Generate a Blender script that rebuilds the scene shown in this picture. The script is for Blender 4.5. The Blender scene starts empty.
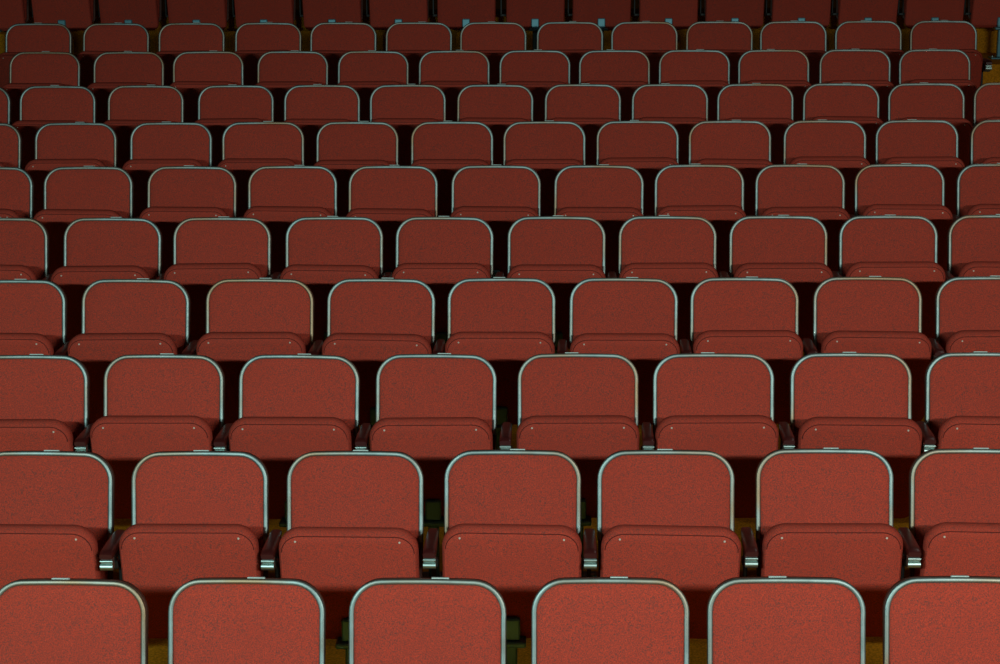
import bpy, math, random
from mathutils import Vector, Matrix
random.seed(7)
S = bpy.context.scene
COL = S.collection
R = math.radians

# ---------------------------------------------------------------- camera
CAM_H = 3.026
cam = bpy.data.objects.new('camera', bpy.data.cameras.new('camera'))
COL.objects.link(cam)
cam.location = (0, 0, CAM_H)
cam.data.sensor_width = 36.0
cam.data.lens = 1927 * 36.0 / 1000
cam.rotation_mode = 'XYZ'
cam.rotation_euler = (Matrix.Rotation(R(90 - 14), 4, 'X') @ Matrix.Rotation(R(-0.17), 4, 'Z')).to_euler()
cam.data.clip_end = 100
S.camera = cam

# ---------------------------------------------------------------- world, lights, exposure
S.view_settings.view_transform = 'Standard'
S.view_settings.look = 'None'
S.view_settings.gamma = 1.0
S.view_settings.use_curve_mapping = False
S.view_settings.exposure = 0.0
w = bpy.data.worlds.new('dim_hall'); S.world = w; w.use_nodes = True
w.node_tree.nodes['Background'].inputs[0].default_value = (0.8, 0.7, 0.6, 1)
w.node_tree.nodes['Background'].inputs[1].default_value = 0.012


def stage_lamp(name, x, z, aim, color, power):
    l = bpy.data.lights.new(name, 'AREA')
    l.energy = power; l.color = color
    l.shape = 'RECTANGLE'; l.size = 1.8; l.size_y = 0.05          # a short batten of stage lights
    o = bpy.data.objects.new(name, l); COL.objects.link(o)
    o.location = (x, 0.1, z)
    d = Vector(aim) - o.location
    o.rotation_euler = d.to_track_quat('-Z', 'Y').to_euler()
    return o


stage_lamp('stage_batten', -3.0, CAM_H + 0.30, (0.4, 8.6, 0.9), (0.78, 1.0, 0.98), 218)
stage_lamp('stage_batten', 3.0, CAM_H + 0.30, (0.9, 8.6, 0.9), (0.98, 0.98, 0.93), 218)
_c = bpy.data.lights.new('floor_fill', 'AREA'); _c.shape = 'DISK'; _c.size = 0.16; _c.energy = 20; _c.color = (1.0, 0.95, 0.85)
_o = bpy.data.objects.new('floor_fill', _c); COL.objects.link(_o); _o.location = (4.2, 9.2, 6.8)  # unseen fill light, added overhead to brighten the floor between rows


# ---------------------------------------------------------------- materials
def nmat(name):
    m = bpy.data.materials.new(name); m.use_nodes = True
    return m, m.node_tree.nodes, m.node_tree.links, m.node_tree.nodes['Principled BSDF']


def plain(name, col, rough=0.5, metal=0.0, spec=0.5, var=0.12, scale=14):
    m, n, l, b = nmat(name)
    tc = n.new('ShaderNodeTexCoord'); nz = n.new('ShaderNodeTexNoise')
    nz.inputs['Scale'].default_value = scale; nz.inputs['Detail'].default_value = 3
    l.new(tc.outputs['Object'], nz.inputs['Vector'])
    r = n.new('ShaderNodeValToRGB')
    r.color_ramp.elements[0].position = 0.3; r.color_ramp.elements[1].position = 0.7
    r.color_ramp.elements[0].color = (*[c * (1 - var) for c in col], 1)
    r.color_ramp.elements[1].color = (*[min(1, c * (1 + var)) for c in col], 1)
    l.new(nz.outputs['Fac'], r.inputs[0]); l.new(r.outputs[0], b.inputs['Base Color'])
    b.inputs['Roughness'].default_value = rough
    b.inputs['Metallic'].default_value = metal
    b.inputs['Specular IOR Level'].default_value = spec
    return m


def fabric(name, base, dark, bright, amount=1.0):
    """woven wool upholstery: red ground with black and bright red flecks"""
    m, n, l, b = nmat(name)
    tc = n.new('ShaderNodeTexCoord'); oi = n.new('ShaderNodeObjectInfo')
    add = n.new('ShaderNodeVectorMath'); add.operation = 'MULTIPLY_ADD'
    add.inputs[1].default_value = (1, 1, 1)
    sc = n.new('ShaderNodeVectorMath'); sc.operation = 'SCALE'
    cmb = n.new('ShaderNodeCombineXYZ')
    l.new(oi.outputs['Random'], cmb.inputs[0]); l.new(oi.outputs['Random'], cmb.inputs[2])
    l.new(cmb.outputs[0], sc.inputs[0]); sc.inputs['Scale'].default_value = 37.0
    l.new(tc.outputs['Object'], add.inputs[0]); l.new(sc.outputs[0], add.inputs[2])

    def noise(scale, detail=2):
        z = n.new('ShaderNodeTexNoise'); z.inputs['Scale'].default_value = scale
        z.inputs['Detail'].default_value = detail; z.inputs['Roughness'].default_value = 0.6
        l.new(add.outputs[0], z.inputs['Vector']); return z

    def ramp(src, a, b_):
        r = n.new('ShaderNodeMapRange'); l.new(src.outputs['Fac'], r.inputs[0])
        r.inputs[1].default_value = a; r.inputs[2].default_value = b_
        return r

    def mix(fac, c1, c2, f=None):
        x = n.new('ShaderNodeMix'); x.data_type = 'RGBA'
        if f is not None: x.inputs[0].default_value = f
        else: l.new(fac, x.inputs[0])
        for s, c in ((6, c1), (7, c2)):
            if isinstance(c, tuple): x.inputs[s].default_value = (*c, 1)
            else: l.new(c, x.inputs[s])
        return x.outputs[2]
    f1 = ramp(noise(270, 3), 0.47, 0.60)
    f2 = ramp(noise(250, 3), 0.53, 0.66)
    f3 = ramp(noise(5, 2), 0.35, 0.75)
    c = mix(f1.outputs[0], base, dark)
    c = mix(f2.outputs[0], c, bright)
    wear = tuple(x * 0.82 for x in base)
    m1 = n.new('ShaderNodeMath'); m1.operation = 'MULTIPLY'; m1.inputs[1].default_value = 0.3
    l.new(f3.outputs[0], m1.inputs[0])
    c = mix(m1.outputs[0], c, wear)
    hs = n.new('ShaderNodeHueSaturation')
    v = n.new('ShaderNodeMapRange'); l.new(oi.outputs['Random'], v.inputs[0])
    v.inputs[3].default_value = 0.94; v.inputs[4].default_value = 1.06
    l.new(v.outputs[0], hs.inputs['Value']); l.new(c, hs.inputs['Color'])
    l.new(hs.outputs[0], b.inputs['Base Color'])
    b.inputs['Roughness'].default_value = 0.95
    b.inputs['Specular IOR Level'].default_value = 0.15
    bp = n.new('ShaderNodeBump'); bp.inputs['Strength'].default_value = 0.25
    bp.inputs['Distance'].default_value = 0.002
    l.new(f1.outputs[0], bp.inputs['Height']); l.new(bp.outputs[0], b.inputs['Normal'])
    return m


M = {}
M['fabric'] = fabric('red_wool_upholstery', (0.46, 0.060, 0.034), (0.16, 0.055, 0.042), (0.60, 0.075, 0.038))
M['seam'] = plain('seam_thread', (0.10, 0.02, 0.016), 0.9, spec=0.1)
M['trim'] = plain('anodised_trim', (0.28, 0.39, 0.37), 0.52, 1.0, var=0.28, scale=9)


def paint_reflections(m):
    """painted reflections: each strip runs from blue-grey metal to warm tan along its length"""
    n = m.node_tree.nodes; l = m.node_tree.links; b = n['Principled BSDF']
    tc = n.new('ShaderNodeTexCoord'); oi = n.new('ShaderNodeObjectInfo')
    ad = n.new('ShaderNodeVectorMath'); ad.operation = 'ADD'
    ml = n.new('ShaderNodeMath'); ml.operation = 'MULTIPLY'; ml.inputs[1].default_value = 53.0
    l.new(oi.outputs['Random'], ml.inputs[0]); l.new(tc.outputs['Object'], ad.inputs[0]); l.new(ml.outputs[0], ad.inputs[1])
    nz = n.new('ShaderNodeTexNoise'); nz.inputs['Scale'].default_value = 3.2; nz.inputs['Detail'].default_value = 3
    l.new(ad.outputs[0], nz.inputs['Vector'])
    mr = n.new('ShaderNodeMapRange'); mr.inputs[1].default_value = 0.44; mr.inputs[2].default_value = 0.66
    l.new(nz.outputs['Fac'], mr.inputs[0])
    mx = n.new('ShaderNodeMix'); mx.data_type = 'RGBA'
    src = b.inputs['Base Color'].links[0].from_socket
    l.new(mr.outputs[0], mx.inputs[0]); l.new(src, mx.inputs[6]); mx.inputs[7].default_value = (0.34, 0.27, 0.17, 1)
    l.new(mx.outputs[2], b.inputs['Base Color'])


paint_reflections(M['trim'])  # cool and warm lamp reflections are put into the edging's base colour
M['shell'] = plain('brown_back_shell', (0.085, 0.03, 0.016), 0.55, spec=0.3)
M['maroon'] = plain('maroon_armrest_plastic', (0.05, 0.008, 0.007), 0.35, spec=0.6)
M['chrome'] = plain('polished_steel', (0.42, 0.60, 0.56), 0.42, 1.0)
M['steel'] = plain('green_grey_painted_steel', (0.12, 0.36, 0.42), 0.38, 0.35)
M['darksteel'] = plain('dark_painted_steel', (0.015, 0.022, 0.018), 0.6, 0.0)
M['plate'] = plain('pale_number_plate', (0.6, 0.78, 0.72), 0.5)
M['screw'] = plain('bright_screw', (0.85, 0.85, 0.7), 0.3, 0.3)
M['carpet'] = plain('ochre_carpet', (0.62, 0.28, 0.012), 0.95, spec=0.1, var=0.35, scale=120)
M['wall'] = plain('dark_wall_paint', (0.03, 0.016, 0.012), 0.9, spec=0.1)


# ---------------------------------------------------------------- mesh helpers
def new_obj(name, verts, faces, mat, parent=None, smooth=None):
    me = bpy.data.meshes.new(name); me.from_pydata([tuple(v) for v in verts], [], faces)
    me.materials.append(mat)
    me.update()
    o = bpy.data.objects.new(name, me); COL.objects.link(o)
    if parent: o.parent = parent
    if smooth is not None:
        me.polygons.foreach_set('use_smooth', [True] * len(me.polygons))
        me.set_sharp_from_angle(angle=R(smooth))
    return o


class MB:
    def __init__(self): self.v = []; self.f = []

    def add(self, v, f):
        k = len(self.v); self.v += [tuple(a) for a in v]; self.f += [[i + k for i in q] for q in f]; return self

    def box(self, x0, x1, y0, y1, z0, z1, b=0.003):
        """box with chamfered edges"""
        xs, ys, zs = (x0, x1), (y0, y1), (z0, z1)
        v = []; idx = {}
        for i in (0, 1):
            for j in (0, 1):
                for k in (0, 1):
                    for a in range(3):
                        p = [xs[i], ys[j], zs[k]]
                        for c in range(3):
                            if c != a: p[c] += b * (1 if (i, j, k)[c] == 0 else -1)
                        idx[(i, j, k, a)] = len(v); v.append(p)
        f = []
        I = idx
        for a in range(3):
            o1, o2 = [c for c in range(3) if c != a]
            for s in (0, 1):
                q = []
                for t1, t2 in ((0, 0), (1, 0), (1, 1), (0, 1)):
                    key = [0, 0, 0]; key[a] = s; key[o1] = t1; key[o2] = t2
                    q.append(I[(*key, a)])
                f.append(q if (s == 1) == (a != 1) else q[::-1])
        # chamfers along every edge
        for a in range(3):
            o1, o2 = [c for c in range(3) if c != a]
            for s1 in (0, 1):
                for s2 in (0, 1):
                    k0 = [0, 0, 0]; k0[o1] = s1; k0[o2] = s2
                    k1 = list(k0); k1[a] = 1
                    f.append([I[(*k0, o1)], I[(*k1, o1)], I[(*k1, o2)], I[(*k0, o2)]])
        for i in (0, 1):
            for j in (0, 1):
                for k in (0, 1):
                    f.append([I[(i, j, k, 0)], I[(i, j, k, 1)], I[(i, j, k, 2)]])
        return self.add(v, f)

    def cyl(self, c, r, h, axis='z', n=14, r2=None):
        r2 = r if r2 is None else r2
        v = []
        for t, rr in ((0, r), (1, r2)):
            for i in range(n):
                a = 2 * math.pi * i / n
                p = (rr * math.cos(a), rr * math.sin(a), h * t)
                if axis == 'y': p = (p[0], p[2], p[1])
                if axis == 'x': p = (p[2], p[0], p[1])
                v.append((c[0] + p[0], c[1] + p[1], c[2] + p[2]))
        f = [[i, (i + 1) % n, n + (i + 1) % n, n + i] for i in range(n)]
        f += [list(range(n))[::-1], list(range(n, 2 * n))]
        return self.add(v, f)

    def build(self, name, mat, parent=None, smooth=35):
        o = new_obj(name, self.v, self.f, mat, parent, smooth)
        import bmesh
        bm = bmesh.new(); bm.from_mesh(o.data); bmesh.ops.recalc_face_normals(bm, faces=bm.faces)
        bm.to_mesh(o.data); bm.free()
        o.data.set_sharp_from_angle(angle=R(smooth))
        return o


def outline(w0, w1, z0, z1, rt, rb, inset=0.0, n=9, crown=0.0):
    """closed rounded outline (x, z), counter-clockwise seen from -Y; w0 bottom width, w1 top width"""
    z0 += inset; z1 -= inset
    hb, ht = w0 / 2 - inset, w1 / 2 - inset
    rt = max(rt - inset, 0.004); rb = max(rb - inset, 0.004)
    pts = []

    def arc(cx, cz, r, a0, a1):
        for i in range(n + 1):
            a = R(a0 + (a1 - a0) * i / n); pts.append([cx + r * math.cos(a), cz + r * math.sin(a)])
    arc(hb - rb, z0 + rb, rb, -90, 0)
    arc(ht - rt, z1 - rt, rt, 0, 90)
    if crown:
        k = 8
        for i in range(1, k):
            t = i / k; x = (ht - rt) * (1 - 2 * t)
            pts.append([x, z1])
    arc(-(ht - rt), z1 - rt, rt, 90, 180)
    arc(-(hb - rb), z0 + rb, rb, 180, 270)
    if crown:
        for p in pts:
            tz = max(0, (p[1] - (z1 - rt)) / rt)
            p[1] += crown * tz * (1 - (2 * p[0] / w1) ** 2)
    return pts


def cushion(name, shape, prof, mat, parent=None, cap_bulge=0.0, close_back=True):
    """stack of inset outlines; prof = [(inset, y)] from rear to front (front is -Y)"""
    v = []; f = []; N = None
    for ins, y in prof:
        p = outline(*shape[:6], inset=ins, crown=shape[6] if len(shape) > 6 else 0)
        N = len(p)
        v += [(x, y, z) for x, z in p]
    for k in range(len(prof) - 1):
        for i in range(N):
            j = (i + 1) % N
            f.append([k * N + i, k * N + j, (k + 1) * N + j, (k + 1) * N + i])
    if close_back: f.append(list(range(N))[::-1])
    # front: shrink rings toward the middle for a soft crown
    last = v[-N:]
    cx = sum(p[0] for p in last) / N; cz = (min(p[2] for p in last) + max(p[2] for p in last)) / 2
    y = last[0][1]; base = len(v) - N
    for t in (0.12, 0.3, 0.55, 0.8):
        yy = y - cap_bulge * (1 - (1 - t) ** 2)
        v += [(cx + (p[0] - cx) * (1 - t), yy, cz + (p[2] - cz) * (1 - t)) for p in last]
        nb = len(v) - N
        for i in range(N):
            j = (i + 1) % N
            f.append([base + i, base + j, nb + j, nb + i])
        base = nb
    v.append((cx, y - cap_bulge, cz)); c = len(v) - 1
    for i in range(N): f.append([base + i, base + (i + 1) % N, c])
    b = MB(); b.add(v, f)
    return b.build(name, mat, parent, 50)


def sweep(path, ra, rb, n=8, closed=False):
    """elliptical bead along a path in the XZ plane: ra in plane, rb along Y"""
    v = []; f = []
    m = len(path)
    for i, (x, y, z) in enumerate(path):
        a = path[max(i - 1, 0)]; b = path[min(i + 1, m - 1)]
        tx, tz = b[0] - a[0], b[2] - a[2]; L = math.hypot(tx, tz); nx, nz = tz / L, -tx / L
        for k in range(n):
            an = 2 * math.pi * k / n
            ca = math.cos(an); sa = math.sin(an)
            # squarish bead
            ca = math.copysign(abs(ca) ** 0.6, ca); sa = math.copysign(abs(sa) ** 0.6, sa)
            v.append((x + nx * ra * ca, y + rb * sa, z + nz * ra * ca))
    for i in range(m - 1):
        for k in range(n):
            f.append([i * n + k, i * n + (k + 1) % n, (i + 1) * n + (k + 1) % n, (i + 1) * n + k])
    f.append(list(range(n))[::-1]); f.append([(m - 1) * n + k for k in range(n)])
    return v, f


# ---------------------------------------------------------------- the auditorium seat
TOP = 0.85
W = 0.484
RECL = 13.0
TIP = 12.0


def make_seat():
    root = bpy.data.objects.new('auditorium_seat', None); COL.objects.link(root)
    root.empty_display_size = 0.2
    # backrest: origin at its lower edge, reclined; local z runs up the panel
    H = (TOP - 0.30) / math.cos(R(RECL))
    shape = (W * 0.975, W, 0.0, H, 0.098, 0.04, 0.006)
    piv = (0, -0.006, 0.30)
    bk = cushion('backrest', shape, [(0.016, 0.002), (0.0125, -0.012), (0.0145, -0.020), (0.022, -0.0245)], M['fabric'], root, 0.010)
    bk.location = piv; bk.rotation_euler = (R(-RECL), 0, 0)
    sh = cushion('back_shell', shape, [(0.03, 0.040), (0.008, 0.034), (0.0, 0.022), (0.0, 0.002), (0.004, 0.0)], M['shell'], bk, 0.0)
    # metal edging over the upper part
    p = outline(*shape[:6], inset=0.0075, crown=shape[6])
    pts = [q for q in p if q[1] > 0.27]
    # start at the right side running up, over and down the left side
    i0 = p.index(pts[0])
    xr = pts[0][0]; xl = pts[-1][0]
    path = [(xr - 0.001, -0.014, 0.25)] + [(xr - 0.0005, -0.014, 0.25 + (pts[0][1] - 0.25) * t) for t in (0.3, 0.6, 0.9)]
    path += [(x, -0.014, z) for x, z in pts]
    path += [(xl, -0.014, 0.25 + (pts[-1][1] - 0.25) * t) for t in (0.9, 0.6, 0.3)] + [(xl, -0.014, 0.25)]
    v, f = sweep(path, 0.0088, 0.0100, 12)
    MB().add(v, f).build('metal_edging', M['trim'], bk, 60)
    b = MB().box(-0.027, 0.027, 0.000, 0.005, H - 0.03, H + 0.0105, 0.0015)
    b.box(-0.027, 0.027, -0.012, 0.002, H + 0.0075, H + 0.0105, 0.001)
    b.build('number_plate', M['plate'], bk)
    # tipped-up seat pad, hinged low at the back; its underside faces forward
    wp = 0.480
    ps = (wp, wp, 0.0, 0.447, 0.078, 0.055)
    prof = [(0.05, 0.012), (0.016, 0.006), (0.003, -0.010), (0.0, -0.030), (0.001, -0.038), (0.005, -0.050), (0.010, -0.056), (0.0130, -0.0555), (0.0175, -0.0590)]
    pad = cushion('seat_pad', ps, prof, M['fabric'], root, 0.006)
    pad.location = (0, -0.078, 0.251); pad.rotation_euler = (R(TIP), 0, 0)
    so = outline(*ps, inset=0.0130)
    so = [q for q in so if q[1] > 0.06]
    v, f = sweep([(x, -0.0568, z) for x, z in so], 0.0015, 0.0015, 6)
    MB().add(v, f).build('seam', M['seam'], pad, 60)
    for s in (-1, 1):
        sc = MB().cyl((0, 0, 0), 0.0042, -0.003, 'y', 10, 0.0025).build('screw', M['screw'], pad)
        sc.location = (s * 0.178, -0.0605, 0.415)
    # hinge bar between pad and back
    h = MB()
    for s in (-1, 1):
        h.box(s * 0.17 - 0.012, s * 0.17 + 0.012, -0.068, -0.004, 0.33, 0.38, 0.004)
    h.box(-0.19, 0.19, -0.056, -0.034, 0.345, 0.365, 0.004)
    h.build('hinge', M['darksteel'], root)
    # central pedestal
    ped = MB().box(-0.021, 0.021, -0.180, -0.140, 0.012, 0.240, 0.006).build('pedestal', M['steel'], root)
    MB().box(-0.031, 0.031, -0.185, -0.138, 0.256, 0.338, 0.006).build('bracket', M['steel'], ped)
    MB().box(-0.052, 0.052, -0.205, -0.07, 0.238, 0.258, 0.005).build('mounting_plate', M['steel'], ped)
    MB().box(-0.075, 0.075, -0.225, -0.10, 0.0, 0.012, 0.003).build('base_plate', M['steel'], ped)
    for s in (-1, 1):
        MB().cyl((s * 0.056, -0.165, 0.012), 0.011, 0.012, 'z', 10).build('bolt', M['chrome'], ped)
    return root


def make_armrest(parent, side):
    xa = side * 0.275
    b = MB(); n = 14
    # rounded bar with a slightly wider, drooping nose
    secs = []
    for y, wd, zt, zb in ((0.01, 0.018, 0.600, 0.578), (-0.03, 0.021, 0.604, 0.574), (-0.12, 0.023, 0.604, 0.572), (-0.195, 0.0235, 0.604, 0.572), (-0.218, 0.0235, 0.600, 0.573), (-0.226, 0.022, 0.594, 0.576)):
        ring = []
        for k in range(n):
            a = 2 * math.pi * k / n
            ca, sa = math.cos(a), math.sin(a)
            ca = math.copysign(abs(ca) ** 0.55, ca); sa = math.copysign(abs(sa) ** 0.55, sa)
            ring.append((xa + wd * ca, y, (zt + zb) / 2 + (zt - zb) / 2 * sa))
        secs.append(ring)
    v = [p for r in secs for p in r]; f = []
    for i in range(len(secs) - 1):
        for k in range(n): f.append([i * n + k, i * n + (k + 1) % n, (i + 1) * n + (k + 1) % n, (i + 1) * n + k])
    f.append(list(range(n))); f.append([(len(secs) - 1) * n + k for k in range(n)][::-1])
    a = b.add(v, f).build('armrest', M['maroon'], parent, 50)
    c = MB().box(xa - 0.021, xa + 0.021, -0.220, -0.185, 0.534, 0.574, 0.004)
    c.cyl((xa - 0.0215, -0.216, 0.547), 0.0125, 0.043, 'x', 16)
    c.cyl((xa - 0.0215, -0.221, 0.568), 0.0045, 0.043, 'x', 12)
    c.build('armrest_cap', M['chrome'], a)
    d = MB().box(xa - 0.015, xa + 0.015, -0.186, 0.02, 0.542, 0.574, 0.004)
    d.box(xa - 0.026, xa + 0.026, -0.165, -0.130, 0.518, 0.548, 0.004)
    d.box(xa - 0.007, xa + 0.007, -0.02, 0.02, 0.34, 0.544, 0.003)
    d.box(min(xa, side * 0.18), max(xa, side * 0.18), -0.050, -0.036, 0.345, 0.365, 0.003)
    d.build('armrest_support', M['darksteel'], a)
    return a


def copy_tree(o, parent=None):
    c = o.copy(); COL.objects.link(c)
    if parent: c.parent = parent
    for ch in KIDS[o.name]: copy_tree(ch, c)
    return c


# rows from the stage outwards: (y of the back tops, height of the back tops below the camera, seat centres)
ROWS = [
    (5.575, -2.177, [-1.335, -0.787, -0.228, 0.34, 0.875, 1.422]),
    (6.529, -2.065, [-1.621, -1.066, -0.516, 0.041, 0.585, 1.15, 1.695]),
    (7.482, -1.961, [-1.894, -1.359, -0.812, -0.26, 0.315, 0.853, 1.41, 1.947]),
    (8.434, -1.859, [-2.186, -1.638, -1.078, -0.535, 0.008, 0.551, 1.088, 1.646, 2.197]),
    (9.386, -1.756, [-2.478, -1.918, -1.377, -0.819, -0.279, 0.279, 0.826, 1.383, 1.918, 2.457]),
    (10.339, -1.652, [-2.772, -2.228, -1.669, -1.118, -0.582, -0.022, 0.533, 1.082, 1.626, 2.162, 2.717]),
    (11.293, -1.543, [-3.058, -2.493, -1.933, -1.39, -0.839, -0.279, 0.263, 0.815, 1.35, 1.911, 2.455, 3.011]),
    (12.246, -1.438, [-3.351, -2.806, -2.247, -1.675, -1.128, -0.581, -0.03, 0.527, 1.083, 1.62, 2.166, 2.71, 3.249]),
    (13.202, -1.319, [-3.103, -2.525, -1.983, -1.412, -0.863, -0.309, 0.243, 0.786, 1.324, 1.867, 2.419, 2.966]),
    (14.157, -1.208, [-3.357, -2.793, -2.243, -1.686, -1.139, -0.589, -0.047, 0.516, 1.053, 1.601, 2.139, 2.687, 3.231]),
    (16.22, -0.811, [-4.131, -3.58, -3.033, -2.474, -1.923, -1.364, -0.82, -0.265, 0.301, 0.845, 1.396, 1.939, 2.485, 3.03, 3.579, 4.119]),
]
BACK_OFF = 0.55 * math.tan(R(RECL)) - 0.006 - 0.014      # the top of the back sits this far behind the seat's origin
ROWNAME = ['front row, at the bottom of the photo', 'second row from the front', 'third row from the front', 'fourth row from the front',
           'fifth row from the front', 'sixth row from the front', 'seventh row from the front', 'eighth row from the front',
           'ninth row from the front', 'tenth row, last before the ochre cross aisle', 'rearmost row beyond the cross aisle']
ORD = ['leftmost', 'second from left', 'third from left', 'fourth from left', 'fifth from left', 'sixth from left', 'seventh from left',
       'eighth from left', 'ninth from left', 'tenth from left', 'eleventh from left', 'twelfth from left', 'thirteenth from left',
       'fourteenth from left', 'fifteenth from left', 'sixteenth from left']

FLOORS = [(y - BACK_OFF, CAM_H + dz - TOP - 0.005) for y, dz, _ in ROWS]

proto = make_seat()
arm_l = make_armrest(proto, -1)
KIDS = {}
for o in list(COL.objects): KIDS.setdefault(o.name, [])
for o in list(COL.objects):
    if o.parent: KIDS[o.parent.name].append(o)
arm_src = arm_l

first = True
seats = []
for r, (yt, dz, xs) in enumerate(ROWS):
    y0, z0 = FLOORS[r]
    for _ in range(6):                     # seats on one beam never stand closer than 0.543 m
        for k in range(len(xs) - 1):
            d = (0.543 - (xs[k + 1] - xs[k])) / 2
            if d > 0: xs[k] -= d; xs[k + 1] += d
    for k, x in enumerate(xs):
        seat = copy_tree(proto)
        seat.location = (x, y0 + random.uniform(-0.006, 0.006), z0)
        yaw = -1.8 + random.uniform(-0.4, 0.4)
        seat.rotation_euler = (0, 0, R(yaw))
        which = 'rightmost' if k == len(xs) - 1 else ORD[k]
        if r == 10:
            lab = 'darker red folded auditorium seat on pedestal in %s, %s' % (ROWNAME[r], which)
        else:
            lab = 'red folded auditorium seat with metal-edged back, %s in %s' % (which, ROWNAME[r])
        if len(lab.split()) > 16:
            lab = lab.replace('folded auditorium', 'auditorium').replace(', at the bottom of the photo', '').replace(' with metal-edged back', '')
        seat['label'] = lab
        seat['category'] = 'seat'
        seat['group'] = 'auditorium seats in rows'
        tip = random.uniform(-2.5, 2); tilt = random.uniform(-0.8, 0.8)
        for ch in seat.children:
            if ch.name.startswith('seat_pad'):
                ch.rotation_euler = (R(TIP + tip), R(tilt), 0)
            if ch.name.startswith('backrest'):
                ch.rotation_euler = (R(-RECL + random.uniform(-0.6, 0.6)), R(random.uniform(-0.35, 0.35)), 0)
                for g in ch.children:
                    if g.name.startswith('number_plate'): g.location.x = random.uniform(-0.03, 0.04)
            if ch.name.startswith('armrest') and k:
                ch.location.x = (xs[k - 1] - x) / 2 + 0.275
        if k == len(xs) - 1 and r in (8, 9):          # the row really ends here: an armrest on the outer side too
            a = copy_tree(arm_src, seat)
            a.location.x = 0.55
        seats.append(seat)


def drop(o):
    for c in KIDS[o.name]: drop(c)
    bpy.data.objects.remove(o)


drop(proto)


# ---------------------------------------------------------------- the setting
def struct(name, verts, faces, mat):
    o = new_obj(name, verts, faces, mat); o['kind'] = 'structure'; return o


slope = (FLOORS[9][1] - FLOORS[0][1]) / (FLOORS[9][0] - FLOORS[0][0])
F0 = FLOORS[0]
RISER_Y = FLOORS[10][0] + 0.30
STEP_Y = FLOORS[10][0] - 0.62
XW = 7.0
z11 = FLOORS[10][1]
RH = 0.33
line = [(-1.5, F0[1] + slope * (-1.5 - F0[0]))]
for y, z in FLOORS[:10]: line.append((y, z))
line += [(FLOORS[9][0] + 0.5, FLOORS[9][1] + slope * 0.5), (STEP_Y, FLOORS[9][1] + slope * (STEP_Y - FLOORS[9][0])),
         (STEP_Y + 0.003, z11), (RISER_Y, z11), (RISER_Y + 0.003, z11 + RH), (RISER_Y + 3.2, z11 + RH)]
v = []; f = []
for y, z in line: v += [(-XW, y, z), (XW, y, z)]
nl = len(line)
for y, z in line: v += [(-XW, y, z - 0.2), (XW, y, z - 0.2)]
for i in range(nl - 1):
    f.append([2 * i, 2 * i + 1, 2 * i + 3, 2 * i + 2])
    k = 2 * nl
    f.append([k + 2 * i, k + 2 * i + 2, k + 2 * i + 3, k + 2 * i + 1])
    f.append([2 * i, 2 * i + 2, k + 2 * i + 2, k + 2 * i]); f.append([2 * i + 1, k + 2 * i + 1, k + 2 * i + 3, 2 * i + 3])
struct('floor', v, f, M['carpet'])


def slab(name, x0, x1, y0, y1, z0, z1, mat):
    b = MB().box(x0, x1, y0, y1, z0, z1, 0.01); return struct(name, b.v, b.f, mat)


slab('wall_back', -XW, XW, RISER_Y + 3.2, RISER_Y + 3.4, 1.0, 7.0, M['wall'])
slab('wall_left', -XW - 0.2, -XW, -1.5, RISER_Y + 3.4, -1.2, 7.0, M['wall'])
slab('wall_right', XW, XW + 0.2, -1.5, RISER_Y + 3.4, -1.2, 7.0, M['wall'])
slab('ceiling', -XW, XW, -1.5, RISER_Y + 3.4, 7.0, 7.2, M['wall'])
